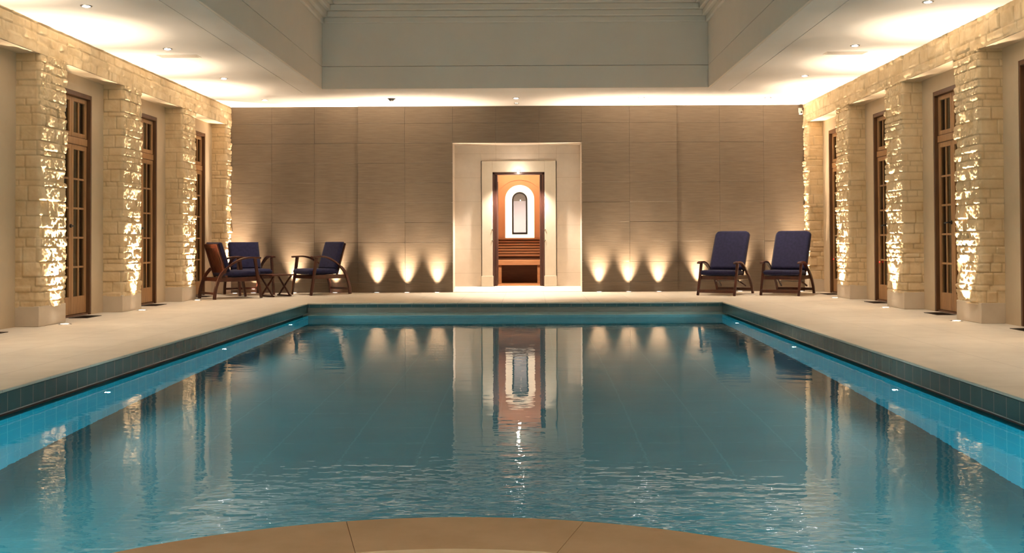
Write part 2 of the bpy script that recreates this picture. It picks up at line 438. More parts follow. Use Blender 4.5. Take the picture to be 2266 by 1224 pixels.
# ---- side walls with plaster recesses, rubble band and piers
DO0, DO1, DH = 0.925, 1.795, 2.56      # door opening relative to a pier's near edge
door_no = 0
PIERS = [-2, -1, 0, 1, 2, 3]
def pier_mesh(sx, i, parent):
    y0 = PY0 + i * PSP; y1 = min(y0 + PWID, YB)
    dep = 0.235; R = 0.012
    fine = 0.0088 if i >= -1 else 0.03
    # perimeter path: near side -> front -> far side
    path = []
    nS = max(2, int(dep / fine)); nF = int((y1 - y0) / fine)
    for t in np.linspace(1, 0, nS, endpoint=False): path.append((HW + R + t * (dep - R), y0, 0, -1, 0.75))
    for t in np.linspace(0, 1, nF + 1):
        y = y0 + R + t * (y1 - y0 - 2 * R); path.append((HW, y, -1, 0, 1.0))
    for t in np.linspace(0, 1, nS + 1)[1:]: path.append((HW + R + t * (dep - R), y1, 0, 1, 0.75))
    A = np.array(path); d = np.hypot(np.diff(A[:, 0]), np.diff(A[:, 1])); u = np.concatenate([[0], np.cumsum(d)])
    nrm = A[:, 2:4].copy()
    for _ in range(2): nrm[1:-1] = (nrm[:-2] + nrm[1:-1] * 1.0 + nrm[2:]) / 3
    ln = np.hypot(nrm[:, 0], nrm[:, 1]); nrm /= ln[:, None]
    z = np.arange(0.19, ZL + 0.02, fine)
    U, Z = np.meshgrid(u + i * 7.3, z, indexing='ij')
    fr = (A[:, 4][:, None] > 0.9)
    Hh = np.where(fr, rubble(U, Z, 100 + i * 10 + (5 if sx > 0 else 0), 0.85, 0.72), rubble(U, Z, 100 + i * 10 + (5 if sx > 0 else 0), 0.45, 0.35)) - 0.004
    X = A[:, 0][:, None] + nrm[:, 0][:, None] * Hh; Y = A[:, 1][:, None] + nrm[:, 1][:, None] * Hh
    P = np.stack([X * sx, Y, Z], -1)
    J = JOINT[0]
    if sx < 0: P = P[::-1]; J = J[::-1]
    o = grid_mesh('stone_pier', P, M['rubble'], parent, mortar=J)
    pb = bx((sx * (HW - 0.012), y0 - 0.008, 0), (sx * (HW + dep), min(y1 + 0.008, YB), 0.205)).build('plinth', M['plinth'], o, bevel=0.006)
    return o

def side_wall(sx, name):
    mb = MB(); T = XP + 0.32
    y = YF
    for i in PIERS[:-1]:
        a = PY0 + i * PSP + DO0; b = PY0 + i * PSP + DO1
        mb.box((sx * XP, y, 0), (sx * T, a, ZC + 0.1)); mb.box((sx * XP, a, DH), (sx * T, b, ZC + 0.1)); y = b
    mb.box((sx * XP, y, 0), (sx * T, YB + 0.3, ZC + 0.1))
    o = struct(mb.build(name, M['plaster']))
    # lintel band (flush with the piers), smooth plaster underside
    bx((sx * (HW + 0.012), YF, ZL), (sx * (XP + 0.01), YB, ZC + 0.05)).build('lintel', M['plaster'], o)
    ys_ = np.arange(5.0, YB, 0.018); zs_ = np.arange(ZL - 0.004, ZC + 0.02, 0.014)
    U, Z = np.meshgrid(ys_, zs_, indexing='ij')
    Hh = rubble(U, Z, 900 if sx > 0 else 950, 0.6, 0.4) - 0.001
    P = np.stack([sx * (HW - Hh), U, Z], -1)
    J = JOINT[0]
    if sx < 0: P = P[::-1]; J = J[::-1]
    bl = grid_mesh('stone_band', P, M['rubble'], o, mortar=J)
    for i in PIERS: pier_mesh(sx, i, o)
    return o
wall_left = side_wall(-1, 'wall_left'); wall_left['label'] = 'left wall of plaster recesses between rough stone piers'
wall_right = side_wall(1, 'wall_right'); wall_right['label'] = 'right wall of plaster recesses between rough stone piers'
struct(bx((-HW - 0.6, YF - 0.2, 0), (HW + 0.6, YF, ZC + 0.1)).build('wall_front', M['plaster']))

# ---- French doors in the recesses
def make_door(num):
    """local frame: x into the wall (0 = plaster plane), y along the wall centred"""
    w = DO1 - DO0; hw = w / 2
    root = struct(empty('door_%d' % num))
    fm = MB(); ft = 0.032; d0, d1 = 0.002, 0.17
    fm.box((d0, -hw, 0), (d1, -hw + ft, DH)); fm.box((d0, hw - ft, 0), (d1, hw, DH))
    fm.box((d0, -hw + ft, DH - 0.05), (d1, hw - ft, DH)); fm.box((d0 + 0.02, -hw + ft, 0), (d1, hw - ft, 0.02))
    fm.build('door_frame', M['oakdark'], root, bevel=0.004)
    iw = hw - ft
    tr = bx((0.036, -iw, 1.965), (0.15, iw, 2.045)).build('transom_rail', M['oak'], root, bevel=0.006)
    # transom light, 4 panes
    def sash(name, y0, y1, z0, z1, cols, rows, st, bot):
        m = MB(); X0, X1 = 0.045, 0.085
        m.box((X0, y0, z0), (X1, y0 + st, z1)); m.box((X0, y1 - st, z0), (X1, y1, z1))
        m.box((X0, y0 + st, z0), (X1, y1 - st, z0 + bot)); m.box((X0, y0 + st, z1 - st), (X1, y1 - st, z1))
        g0, g1, h0, h1 = y0 + st, y1 - st, z0 + bot, z1 - st; b = 0.011
        for c in range(1, cols):
            yy = g0 + (g1 - g0) * c / cols; m.box((X0 + 0.006, yy - b, h0), (X1 - 0.006, yy + b, h1))
        for r_ in range(1, rows):
            zz = h0 + (h1 - h0) * r_ / rows; m.box((X0 + 0.007, g0, zz - b), (X1 - 0.007, g1, zz + b))
        o = m.build(name, M['oak'], root, bevel=0.003)
        bx((0.063, g0 - 0.004, h0 - 0.004), (0.068, g1 + 0.004, h1 + 0.004)).build('glass_pane', M['glass'], o)
        return o
    sash('transom_window', -iw + 0.004, -0.002, 2.05, DH - 0.055, 2, 1, 0.05, 0.05)
    sash('transom_window', 0.002, iw - 0.004, 2.05, DH - 0.055, 2, 1, 0.05, 0.05)
    l1 = sash('door_leaf', -iw + 0.004, -0.002, 0.025, 1.96, 2, 5, 0.055, 0.20)
    l2 = sash('door_leaf', 0.002, iw - 0.004, 0.025, 1.96, 2, 5, 0.055, 0.20)
    h = MB().lathe([(0.0, -0.012), (0.022, -0.012), (0.022, 0.0), (0.0, 0.0)], 12, c=(0.042, 0.03, 1.03), axis='x')
    h.sweep([(0.035, 0.03, 1.03), (0.005, 0.03, 1.03), (0.0, 0.04, 1.03), (0.0, 0.13, 1.025)], 0.016, 0.016, Vector((0, 0, 1)))
    h.build('handle', M['black'], l2, bevel=0.003)
    # folded brown sheet added behind the glass, standing in for reflections in the panes
    cm = MB(); n = 60
    ysr = [-iw + 2 * iw * k / n for k in range(n + 1)]
    vs_ = []; 
    for yy in ysr:
        xx = 0.20 + 0.02 * math.sin(yy * 46 + 1.3 * math.sin(yy * 9))
        vs_ += [(xx, yy, 0.03), (xx, yy, DH - 0.06), (xx + 0.004, yy, 0.03), (xx + 0.004, yy, DH - 0.06)]
    f_ = []
    for k in range(n):
        a = 4 * k; f_ += [(a, a + 4, a + 5, a + 1), (a + 2, a + 3, a + 7, a + 6)]
    cm.add(vs_, f_).build('pane_reflection', M['pane_reflection'], root, smooth=True)
    return root
door0 = None; n = 0
for sx in (-1, 1):
    for i in PIERS[:-1]:
        n += 1
        yc = PY0 + i * PSP + (DO0 + DO1) / 2
        if door0 is None: d = door0 = make_door(1)
        else:
            d = copy_tree(door0); d.name = 'door_%d' % n
        d.location = (sx * XP, yc, 0); d.rotation_euler = (0, 0, 0 if sx > 0 else PI)
        if sx < 0:
            pass
        d['label'] = 'oak French doors with small panes, %s wall, %s' % ('left' if sx < 0 else 'right', ['behind the photo edge', 'before the nearest visible pier', 'between the nearest two visible piers', 'between the middle piers', 'nearest the back wall'][i + 2])

# small red indicators beside two right-hand doors
for y_, z_, lb in ((14.19, 0.53, 'tiny glowing red indicator low on the middle right door'), (16.335, 0.53, 'tiny glowing red indicator low on the farthest right door')):
    o = MB().lathe([(0.0, -0.010), (0.009, -0.008), (0.012, 0.0), (0.0, 0.0)], 12, axis='x').build('indicator_light', M['red'], loc=(XP + 0.045, y_, z_))
    tag(o, lb, 'indicator light', 'red indicators on the right doors')

# ---- back wall of large travertine slabs
bxs = [-4.707, -4.03, -3.33, -2.61, -1.84, -1.055, -0.35, 0.36, 1.055, 1.84, 2.62, 3.32, 4.04, 4.707]
bzs = [0.0, 0.168] + [0.168 + 0.325 * k for k in range(1, 9)] + [ZC + 0.05]
mb = MB(); g = 0.0011; RX = 1.055; RZ = 2.443
for i in range(len(bxs) - 1):
    for j in range(len(bzs) - 1):
        x0, x1, z0, z1 = bxs[i], bxs[i + 1], bzs[j], bzs[j + 1]
        if x0 >= -RX - 0.01 and x1 <= RX + 0.01 and z1 <= RZ + 0.02: continue
        pro = 0.0
        if -2.62 < (x0 + x1) / 2 < 2.62: pro = 0.020
        pro += random.uniform(-0.0005, 0.0005)
        mb.box((x0 + g, YB - pro, z0 + (0 if j == 0 else g)), (x1 - g, YB + 0.02, z1 - g))
wall_back = struct(mb.build('wall_back', M['backwall'], bevel=0.0010, segs=1), 'back wall of large brown travertine slabs')
mb = MB()
mb.box((-5.3, YB + 0.021, 0), (-RX - 0.02, YB + 0.45, ZC + 0.1)); mb.box((RX + 0.02, YB + 0.021, 0), (5.3, YB + 0.45, ZC + 0.1))
mb.box((-RX - 0.02, YB + 0.021, RZ + 0.02), (RX + 0.02, YB + 0.45, ZC + 0.1))
mb.build('wall_core', M['farfascia'], wall_back)

# pale stone alcove round the sauna door
YA = 17.40
al = MB()
al.box((-RX - 0.02, YB - 0.019, 0.0), (-RX + 0.002, YA, RZ)); al.box((RX - 0.002, YB - 0.019, 0.0), (RX + 0.02, YA, RZ))
al.box((-RX, YB - 0.019, RZ - 0.002), (RX, YA, RZ + 0.019))
CD = 0.0175; DW = 0.437; FW0, FW1 = CD - 0.615, CD + 0.625
al.box((-RX, YA, 0.0), (FW0 - 0.015, YA + 0.15, RZ)); al.box((FW1 + 0.015, YA, 0.0), (RX, YA + 0.15, RZ)); al.box((FW0 - 0.015, YA, 2.178), (FW1 + 0.015, YA + 0.15, RZ))
al.box((FW0 - 0.015, YA + 0.06, 0.0), (FW0, YA + 0.15, 2.178)); al.box((FW1, YA + 0.06, 0.0), (FW1 + 0.015, YA + 0.15, 2.178))
alcove = al.build('door_alcove', M['lightstone'], wall_back, bevel=0.003)
alcove['label'] = 'pale limestone alcove around the sauna doorway'
ya, yb_ = YB - 0.021, YA - 0.06
st = MB().add([(-RX, ya, 0.0), (RX, ya, 0.0), (RX, ya, 0.006), (-RX, ya, 0.006), (-RX, yb_, 0.074), (RX, yb_, 0.074), (RX, YA + 0.3, 0.079), (-RX, YA + 0.3, 0.079), (-RX, YA + 0.3, 0.0), (RX, YA + 0.3, 0.0)],
              [(0, 1, 2, 3), (3, 2, 5, 4), (4, 5, 6, 7), (7, 6, 9, 8), (0, 8, 9, 1), (0, 3, 4, 7, 8), (1, 9, 6, 5, 2)]).build('sloping_threshold', M['archstone'], wall_back)
ar = MB()
ar.box((FW0, YA - 0.035, 0.078), (CD - DW, YA + 0.14, 2.175)); ar.box((CD + DW, YA - 0.035, 0.078), (FW1, YA + 0.14, 2.175))
ar.box((CD - DW, YA - 0.035, 1.99), (CD + DW, YA + 0.14, 2.175))
ar.box((FW0 - 0.012, YA - 0.045, 0.078), (CD - DW + 0.01, YA, 0.25)); ar.box((CD + DW - 0.01, YA - 0.045, 0.078), (FW1 + 0.012, YA, 0.25))
ar.build('door_surround', M['archstone'], wall_back, bevel=0.004)

# ---- sauna doorway (glazed pair, open inward)
sd = struct(empty('door_11', (CD, YA, 0.078)), 'open sauna doorway with dark wooden jambs in the pale alcove')
f = MB()
f.box((-DW, -0.01, 0), (-DW + 0.035, 0.14, 1.912)); f.box((DW - 0.035, -0.01, 0), (DW, 0.14, 1.912)); f.box((-DW, -0.01, 1.872), (DW, 0.14, 1.912))
f.build('door_frame', M['doordark'], sd, bevel=0.003)
for s in (-1, 1):
    lf = MB(); x0 = s * (DW - 0.037); x1 = s * (DW - 0.080)
    lf.box((x0, 0.06, 0.01), (x1, 0.16, 1.868)); lf.box((x0, 0.42, 0.01), (x1, 0.50, 1.868)); lf.box((x0, 0.16, 0.01), (x1, 0.42, 0.11)); lf.box((x0, 0.16, 1.77), (x1, 0.42, 1.868))
    l_ = lf.build('door_leaf', M['doordark'], sd, bevel=0.004)
    bx((s * (DW - 0.056), 0.155, 0.105), (s * (DW - 0.061), 0.425, 1.775)).build('glass_pane', M['glass'], l_)
    for z in (0.765, 0.945):
        kk = MB().lathe([(0.0, -0.03), (0.011, -0.03), (0.014, -0.02), (0.012, -0.005), (0.007, 0.0), (0.007, 0.06), (0.0, 0.06)], 12, c=(s * (DW + 0.002), -0.012, z), axis='y')
        kk.build('knob', M['chrome'], sd, smooth='angle')
    bx((s * (DW - 0.040), 0.50, 0.75), (s * (DW - 0.075), 0.515, 0.86)).build('pull_handle', M['chrome'], l_, bevel=0.003)
# small bright lamp on the door head
hl = empty('door_head_lamp', (CD - 0.003, YA - 0.045, 1.985))
tag(hl, 'small bright white lamp on the head of the sauna doorway', 'lamp')
bx((-0.026, -0.02, -0.008), (0.026, 0.03, 0.036)).build('lamp_body', M['chrome'], hl, bevel=0.004)
bx((-0.022, -0.024, -0.006), (0.022, -0.0195, 0.030)).build('lens', M['lens'], hl)
bx((-0.020, -0.018, -0.0125), (0.020, 0.024, -0.0079)).build('lens', M['lens'], hl)
lamp('POINT', 'bulb', hl, (0, -0.16, 0.0), 3.5, WARM2, shadow_soft_size=0.02)
lamp('SPOT', 'bulb', hl, (0, -0.10, -0.03), 330.0, WARM2, shadow_soft_size=0.02, spot_size=2.1, spot_blend=0.6)

# ---- sauna room behind
SY0, SY1 = YA + 0.15, 19.05; SX = 1.0; SZ = 2.35
NO, NI = 0.268, 0.142     # niche outer / window half widths
NB, NS = 0.815, 1.604     # niche bottom, springing height
def arch_pts(hwid, bot, spring, n=24):
    p = [(-hwid, bot), (hwid, bot)]
    p += [(hwid * math.cos(a), spring + hwid * math.sin(a)) for a in [PI * k / n for k in range(n + 1)]]
    return p
sauna = struct(bx((-SX - 0.1, SY0, 0.0), (SX + 0.1, SY1 + 0.4, 0.083)).build('floor_sauna', M['sauna']), 'wooden sauna floor')
sauna.name = 'floor.001'
mb = MB(); mb.box((-SX - 0.1, SY0, 0), (-SX, SY1, SZ)); mb.box((SX, SY0, 0), (SX + 0.1, SY1, SZ)); mb.box((-SX - 0.1, SY0, SZ), (SX + 0.1, SY1 + 0.4, SZ + 0.1))
struct(mb.build('wall_sauna', M['saunawall']), 'amber side walls of the sauna')
# back wall with arched hole: ring strip between a rectangle and the arch
def arch_wall(name, hwid, bot, spring, y0, y1, rect, mat, parent=None, kind=True):
    ap = [(CD + x, z) for x, z in arch_pts(hwid, bot, spring)]
    X0, Z0, X1, Z1 = rect; outer = []
    for x, z in ap:
        dx, dz = x - CD, z - (bot + spring) / 2
        t = min(((X1 - CD) / dx) if dx > 1e-6 else ((X0 - CD) / dx if dx < -1e-6 else 1e9), ((Z1 - (bot + spring) / 2) / dz) if dz > 1e-6 else (((Z0 - (bot + spring) / 2) / dz) if dz < -1e-6 else 1e9))
        outer.append((CD + dx * t, (bot + spring) / 2 + dz * t))
    n = len(ap); vs = []
    for y in (y0, y1):
        vs += [(x, y, z) for x, z in ap] + [(x, y, z) for x, z in outer]
    fs = []
    for k in range(n):
        b = (k + 1) % n
        fs += [(k, b, n + b, n + k), (2 * n + k, 3 * n + k, 3 * n + b, 2 * n + b), (k, 2 * n + k, 2 * n + b, b), (n + k, n + b, 3 * n + b, 3 * n + k)]
    # corners
    return MB().add(vs, fs).build(name, mat, parent)
sb = arch_wall('wall_sauna_back', NO, NB, NS, SY1, SY1 + 0.17, (-SX - 0.6, -0.5, SX + 0.6, SZ + 0.6), M['saunawall'])
struct(sb, 'amber sauna back wall with arched niche')
# raised arch moulding on the sauna wall
am = MB(); R_ = 0.47
pts = [(CD + R_ * math.cos(a), SY1 - 0.008, 1.50 + R_ * math.sin(a)) for a in [PI * k / 40 for k in range(41)]]
am.sweep(pts, 0.02, 0.035, Vector((0, 1, 0))); am.build('arch_moulding', M['saunawall'], sb)
# niche lining made to glow in place of light, dark arched window inside
def arch_ring(name, ro, ri, bo, bi, sp, y0, y1, mat, parent=None):
    A = [(CD + x, z) for x, z in arch_pts(ri, bi, sp)]; B = [(CD + x, z) for x, z in arch_pts(ro, bo, sp)]
    n = len(A); vs = []
    for y in (y0, y1): vs += [(x, y, z) for x, z in A] + [(x, y, z) for x, z in B]
    fs = []
    for k in range(n):
        b = (k + 1) % n
        fs += [(k, b, n + b, n + k), (2 * n + k, 3 * n + k, 3 * n + b, 2 * n + b), (k, 2 * n + k, 2 * n + b, b), (n + k, n + b, 3 * n + b, 3 * n + k)]
    return MB().add(vs, fs).build(name, mat, parent)
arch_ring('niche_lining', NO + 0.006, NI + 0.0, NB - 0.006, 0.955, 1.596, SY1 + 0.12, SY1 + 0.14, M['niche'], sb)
win = struct(arch_ring('window_1', NI, NI - 0.028, 0.955, 0.990, 1.596, SY1 + 0.095, SY1 + 0.15, M['black']), 'dark framed arched window in the sauna niche')
ap = [(CD + x, z) for x, z in arch_pts(NI - 0.018, 0.983, 1.596)]
k = len(ap)
MB().add([(x, SY1 + 0.12, z) for x, z in ap] + [(x, SY1 + 0.125, z) for x, z in ap], [tuple(range(k)), tuple(range(k, 2 * k))[::-1]] + [(i, (i + 1) % k, k + (i + 1) % k, k + i) for i in range(k)]).build('glass_pane', M['glass'], win)
# pale lobby seen through that window
mb = MB(); mb.box((-0.6, SY1 + 0.9, 0.0), (0.6, SY1 + 1.0, 1.60)); 
lob = struct(mb.build('wall_lobby', M['greypanel']), 'pale grey lobby wall beyond the arched window')
bx((-0.6, SY1 + 0.9, 1.60), (0.6, SY1 + 1.0, 2.2)).build('upper_wall', M['farfascia'], lob)
lamp('AREA', 'bulb', lob, (0, SY1 + 0.25, 1.15), 24.0, (1.0, 0.88, 0.84), size=0.3, rot=(PI / 2, 0, 0))  # unseen area light added to brighten the lobby wall
lo = MB().lathe([(0.0, 0.0), (0.010, 0.004), (0.012, 0.02), (0.0, 0.02)], 16, axis='y').build('wall_light', M['lens'], loc=(CD + 0.005, SY1 + 0.87, 1.615))
tag(lo, 'tiny light seen through the arched sauna window', 'light')
# bench: slatted backrest, seat, legs
be = empty('sauna_bench', (CD, 18.75, 0.083))
tag(be, 'honey-coloured slatted wooden bench inside the sauna, under the arched window', 'bench')
for k in range(7):
    z = 0.47 + k * 0.050
    bx((-0.85, 0.22 + 0.0 - 0.006 * k * 0, z), (0.85, 0.262, z + 0.036)).build('back_slat', M['sauna'], be, bevel=0.005)
bx((-0.85, 0.27, 0.32), (0.85, 0.285, 0.79)).build('back_panel', M['saunadark'], be)
bx((-0.86, 0.18, 0.775), (0.86, 0.30, 0.80)).build('top_rail', M['sauna'], be, bevel=0.006)
sm = MB()
for k in range(5): sm.box((-0.85, -0.45 + k * 0.125, 0.385), (0.85, -0.45 + k * 0.125 + 0.11, 0.41))
sm.build('seat', M['sauna'], be, bevel=0.004)
bx((-0.85, -0.47, 0.325), (0.85, -0.452, 0.41)).build('front_rail', M['sauna'], be, bevel=0.004)
for s in (-1, 1):
    bx((s * 0.375, -0.44, 0), (s * 0.315, -0.39, 0.384)).build('leg', M['sauna'], be, bevel=0.004)
bx((-0.86, 0.1, 0.0), (0.86, 0.12, 0.38)).build('kick_panel', M['saunadark'], be)
slp = empty('sauna_lamp', (0, 18.3, 2.33)); tag(slp, 'ceiling lamp inside the sauna, above the doorway view', 'lamp')
MB().lathe([(0.0, -0.05), (0.07, -0.045), (0.09, -0.02), (0.09, 0.02), (0.0, 0.02)], 24).build('lamp_shade', M['lens'], slp, smooth='angle')
lamp('POINT', 'bulb', slp, (0, 0, -0.12), 42.0, WARM, shadow_soft_size=0.05)

# ---- ceiling: soffit around a tall skylight well with a stepped cornice
GX = 3.16
mb = MB(); ZT = ZC + 0.06
for sx in (-1, 1):
    mb.box((sx * (GX + 0.004), YF, ZC), (sx * (HW + 0.5), YB + 0.3, ZT)); mb.box((sx * (WH + 0.03), YF, ZC), (sx * (GX - 0.004), 15.35, ZT))
    mb.box((sx * (GX + 0.004), 15.35, ZC), (sx * (WH + 0.03), YB + 0.3, ZT))
mb.box((-WH - 0.03, YW + 0.03, ZC), (WH + 0.03, YB + 0.3, ZT))
YWN = 0.3
mb.box((-WH - 0.03, YF, ZC), (WH + 0.03, YWN - 0.03, ZT))
ceil = struct(mb.build('ceiling', M['ceiling']), 'pale soffit around a tall skylight well')
mb = MB(); mb.box((-5.6, YF, ZT), (-WH - 0.03, YB + 0.3, ZT + 0.1)); mb.box((WH + 0.03, YF, ZT), (5.6, YB + 0.3, ZT + 0.1)); mb.box((-5.6, YW + 0.03, ZT), (5.6, YB + 0.3, ZT + 0.1)); mb.box((-5.6, YF, ZT), (5.6, YWN - 0.03, ZT + 0.1))
mb.build('ceiling_backing', M['ceiling'], ceil)
def ring(mb, inner, t, z0, z1):
    """rectangular ring of wall, inner half width/extents shrunk by `inner`"""
    x = WH - inner; y0 = YWN + inner; y1 = YW - inner
    mb.box((-x - t, y0 - t, z0), (-x, y1 + t, z1)); mb.box((x, y0 - t, z0), (x + t, y1 + t, z1))
    mb.box((-x, y1, z0), (x, y1 + t, z1)); mb.box((-x, y0 - t, z0), (x, y0, z1))
mb = MB(); ring(mb, 0, 0.03, ZC - 0.0, 3.375); ring(mb, 0, 0.03, 3.381, 4.02); ring(mb, -0.03, 0.05, ZC + 0.161, 4.9)
mb.build('well_wall', M['well'], ceil, bevel=0.004)
mb = MB()
for k in range(4):
    ring(mb, 0.035 + 0.055 * k, 0.3, 4.005 + 0.083 * k, 4.005 + 0.083 * (k + 1) - 0.0)
ring(mb, 0.30, 0.3, 4.337, 4.42); ring(mb, 0.26, 0.3, 4.42, 4.9)
mb.build('cornice', M['well'], ceil, bevel=0.012)
mb = MB(); mb.box((-WH, YWN, 4.9), (WH, YW, 5.0)); mb.build('well_top', M['well'], ceil)

# ================================================================== LIGHTS
POS = ['nearest visible', 'second nearest', 'third nearest']
def uplight(name, loc, label, group, power, ang, rot=(PI, 0, 0), blend=1.0, beam=1.0, bang=50):
    o = empty(name, loc); tag(o, label, 'floor light', group)
    MB().lathe([(0.042, 0.001), (0.042, 0.006), (0.058, 0.006), (0.066, 0.0), ], 28).build('trim_ring', M['trim'], o, smooth='angle')
    MB().lathe([(0.0, 0.0045), (0.0425, 0.0045), (0.0425, 0.001), (0.0, 0.001)], 28).build('lens', M['lens'], o)
    lamp('SPOT', 'bulb', o, (0, 0, 0.015), power, WARM, shadow_soft_size=0.018, spot_size=ang, spot_blend=blend, rot=rot)
    lamp('SPOT', 'bulb', o, (0, 0, 0.016), P_BEAM * beam, WARM, shadow_soft_size=0.018, spot_size=math.radians(bang), spot_blend=1.0, rot=rot)
    return o
bl = [(-4.306, 'behind the blue armchair in the left corner'), (-3.638, 'behind the folding table'), (-2.973, 'behind the left-facing blue armchair'),
      (-2.29, 'first one right of the seating group'), (-1.80, 'middle of three left of the sauna alcove'), (-1.31, 'just left of the pale sauna alcove'),
      (1.33, 'just right of the pale sauna alcove'), (1.81, 'middle of three right of the sauna alcove'), (2.30, 'third one right of the sauna alcove'),
      (2.95, 'left of the left recliner'), (3.62, 'behind the left blue recliner'), (4.27, 'behind the right blue recliner')]
for x, lb in bl:
    uplight('floor_uplight', (x, 16.885 if abs(x) < 2.6 else 16.90, 0), 'floor uplight by the brown back wall, ' + lb, 'uplights along the back wall', P_BACK, math.radians(62), rot=(PI, 0, 0))
nm = {-1: 'closest unseen', 0: 'nearest visible', 1: 'second visible', 2: 'third visible', 3: 'corner'}
for sx in (-1, 1):
    sn = 'left' if sx < 0 else 'right'
    for i in PIERS[1:]:
        y = PY0 + i * PSP + PWID / 2 + 0.03 if i < 3 else 16.82
        uplight('floor_uplight', (sx * 4.585, y, 0), 'floor uplight at the %s wall, by the %s stone pier' % (sn, nm[i]), 'uplights at the stone piers',
                P_PIER, math.radians(62), rot=(PI, 0, 0), beam=2.6, bang=42)
def downlight(x, y, label, pw=1.0, ang=66):
    o = empty('downlight', (x, y, ZC)); tag(o, label, 'ceiling light', 'recessed downlights')
    MB().lathe([(0.036, -0.001), (0.036, -0.006), (0.050, -0.006), (0.055, 0.0)], 28).build('trim_ring', M['trim'], o, smooth='angle')
    MB().lathe([(0.0, -0.012), (0.022, -0.010), (0.035, -0.003), (0.035, -0.001), (0.0, -0.001)], 28).build('lens', M['lenscool'], o)
    lamp('SPOT', 'bulb', o, (0, 0, -0.03), P_DOWN * pw, WARM2, shadow_soft_size=0.03, spot_size=math.radians(ang), spot_blend=1.0)
for sx in (-1, 1):
    for k in range(-4, 4):
        y = 9.617 + 2.168 * k
        downlight(sx * 3.919, y, 'small recessed ceiling downlight over the %s deck, %s' % ('left' if sx < 0 else 'right',
                  ['fourth beyond the photo edge', 'third beyond the photo edge', 'second beyond the photo edge', 'just beyond the photo edge', 'nearest visible one', 'second visible one, beside the air vent', 'third visible one', 'last one by the back wall'][k + 4]))
downlight(0.0, 16.03, 'small recessed ceiling downlight centred above the sauna doorway')
downlight(1.94, 16.04, 'small recessed ceiling downlight between the sauna doorway and the right corner')
for x, lb in ((-1.94, 'left'), (0.0, 'middle'), (1.94, 'right')):  # row added out of view to light the spa coping
    downlight(x, -0.75, 'added unseen ceiling downlight lighting the spa from the near end, %s one' % lb, 1.4, 135)
o = empty('dome_sensor', (-1.93, 16.02, ZC)); tag(o, 'small black dome sensor on the ceiling left of the sauna doorway', 'sensor')
MB().lathe([(0.0, -0.045), (0.025, -0.040), (0.042, -0.022), (0.048, -0.006)], 24).build('dome', M['black'], o, smooth=True)
MB().lathe([(0.048, -0.008), (0.060, -0.008), (0.064, 0.0)], 24).build('base_ring', M['black'], o, smooth=True)
o = MB().lathe([(0.0, -0.010), (0.035, -0.010), (0.045, 0.0)], 24).build('ceiling_cap', M['trim'], loc=(0.0, 16.61, ZC)); tag(o, 'tiny grey cap on the ceiling above the sauna alcove', 'ceiling cap')
# ceiling air vents
for sx in (-1, 1):
    o = empty('air_vent', (sx * 3.95, 12.26, ZC)); tag(o, 'slotted grey air vent in the ceiling above the %s deck' % ('left' if sx < 0 else 'right'), 'air vent', 'ceiling air vents')
    m_ = MB(); m_.box((-0.24, -0.085, -0.006), (0.24, -0.070, 0)); m_.box((-0.24, 0.070, -0.006), (0.24, 0.085, 0)); m_.box((-0.24, -0.07, -0.006), (-0.225, 0.07, 0)); m_.box((0.225, -0.07, -0.006), (0.24, 0.07, 0))
    m_.build('frame', M['well'], o)
    m_ = MB()
    for k in range(6): m_.box((-0.225, -0.062 + k * 0.022, -0.005), (0.225, -0.050 + k * 0.022, -0.001))
    m_.build('slats', M['well'], o); bx((-0.225, -0.07, -0.0008), (0.225, 0.07, -0.0001)).build('duct', M['black'], o)
# floor grilles in the recesses
for sx in (-1, 1):
    for i, lb in ((-1, 'nearest the camera'), (0, 'in the first visible recess'), (1, 'in the middle recess'), (2, 'in the last recess')):
        y = PY0 + i * PSP + 1.35
        o = empty('floor_grille', (sx * 4.815, y, 0)); tag(o, 'dark floor grille at the foot of the %s wall, %s' % ('left' if sx < 0 else 'right', lb), 'floor grille', 'floor grilles by the doors')
        m_ = MB(); m_.box((-0.105, -0.19, 0), (-0.09, 0.19, 0.005)); m_.box((0.09, -0.19, 0), (0.105, 0.19, 0.005)); m_.box((-0.09, -0.19, 0), (0.09, -0.175, 0.005)); m_.box((-0.09, 0.175, 0), (0.09, 0.19, 0.005))
        m_.build('frame', M['drain'], o)
        m_ = MB(); m_.box((-0.09, -0.175, 0.0005), (0.09, 0.175, 0.0015))
        for k in range(17): m_.box((-0.09, -0.168 + k * 0.0205, 0.0015), (0.09, -0.161 + k * 0.0205, 0.0045))
        m_.build('bars', M['drain'], o)
# camera in the top right corner of the back wall
o = empty('security_camera', (4.642, YB, 2.94)); tag(o, 'small white security camera high in the right corner of the back wall', 'camera')
bx((-0.028, -0.02, -0.02), (0.028, 0.0, 0.055)).build('bracket', M['white'], o, bevel=0.005)
bx((-0.026, -0.09, -0.055), (0.026, -0.02, 0.01)).build('housing', M['white'], o, bevel=0.008)
MB().lathe([(0.0, -0.006), (0.013, -0.005), (0.014, 0.001), (0.0, 0.001)], 16, c=(0, -0.09, -0.022), axis='y').build('lens', M['black'], o)
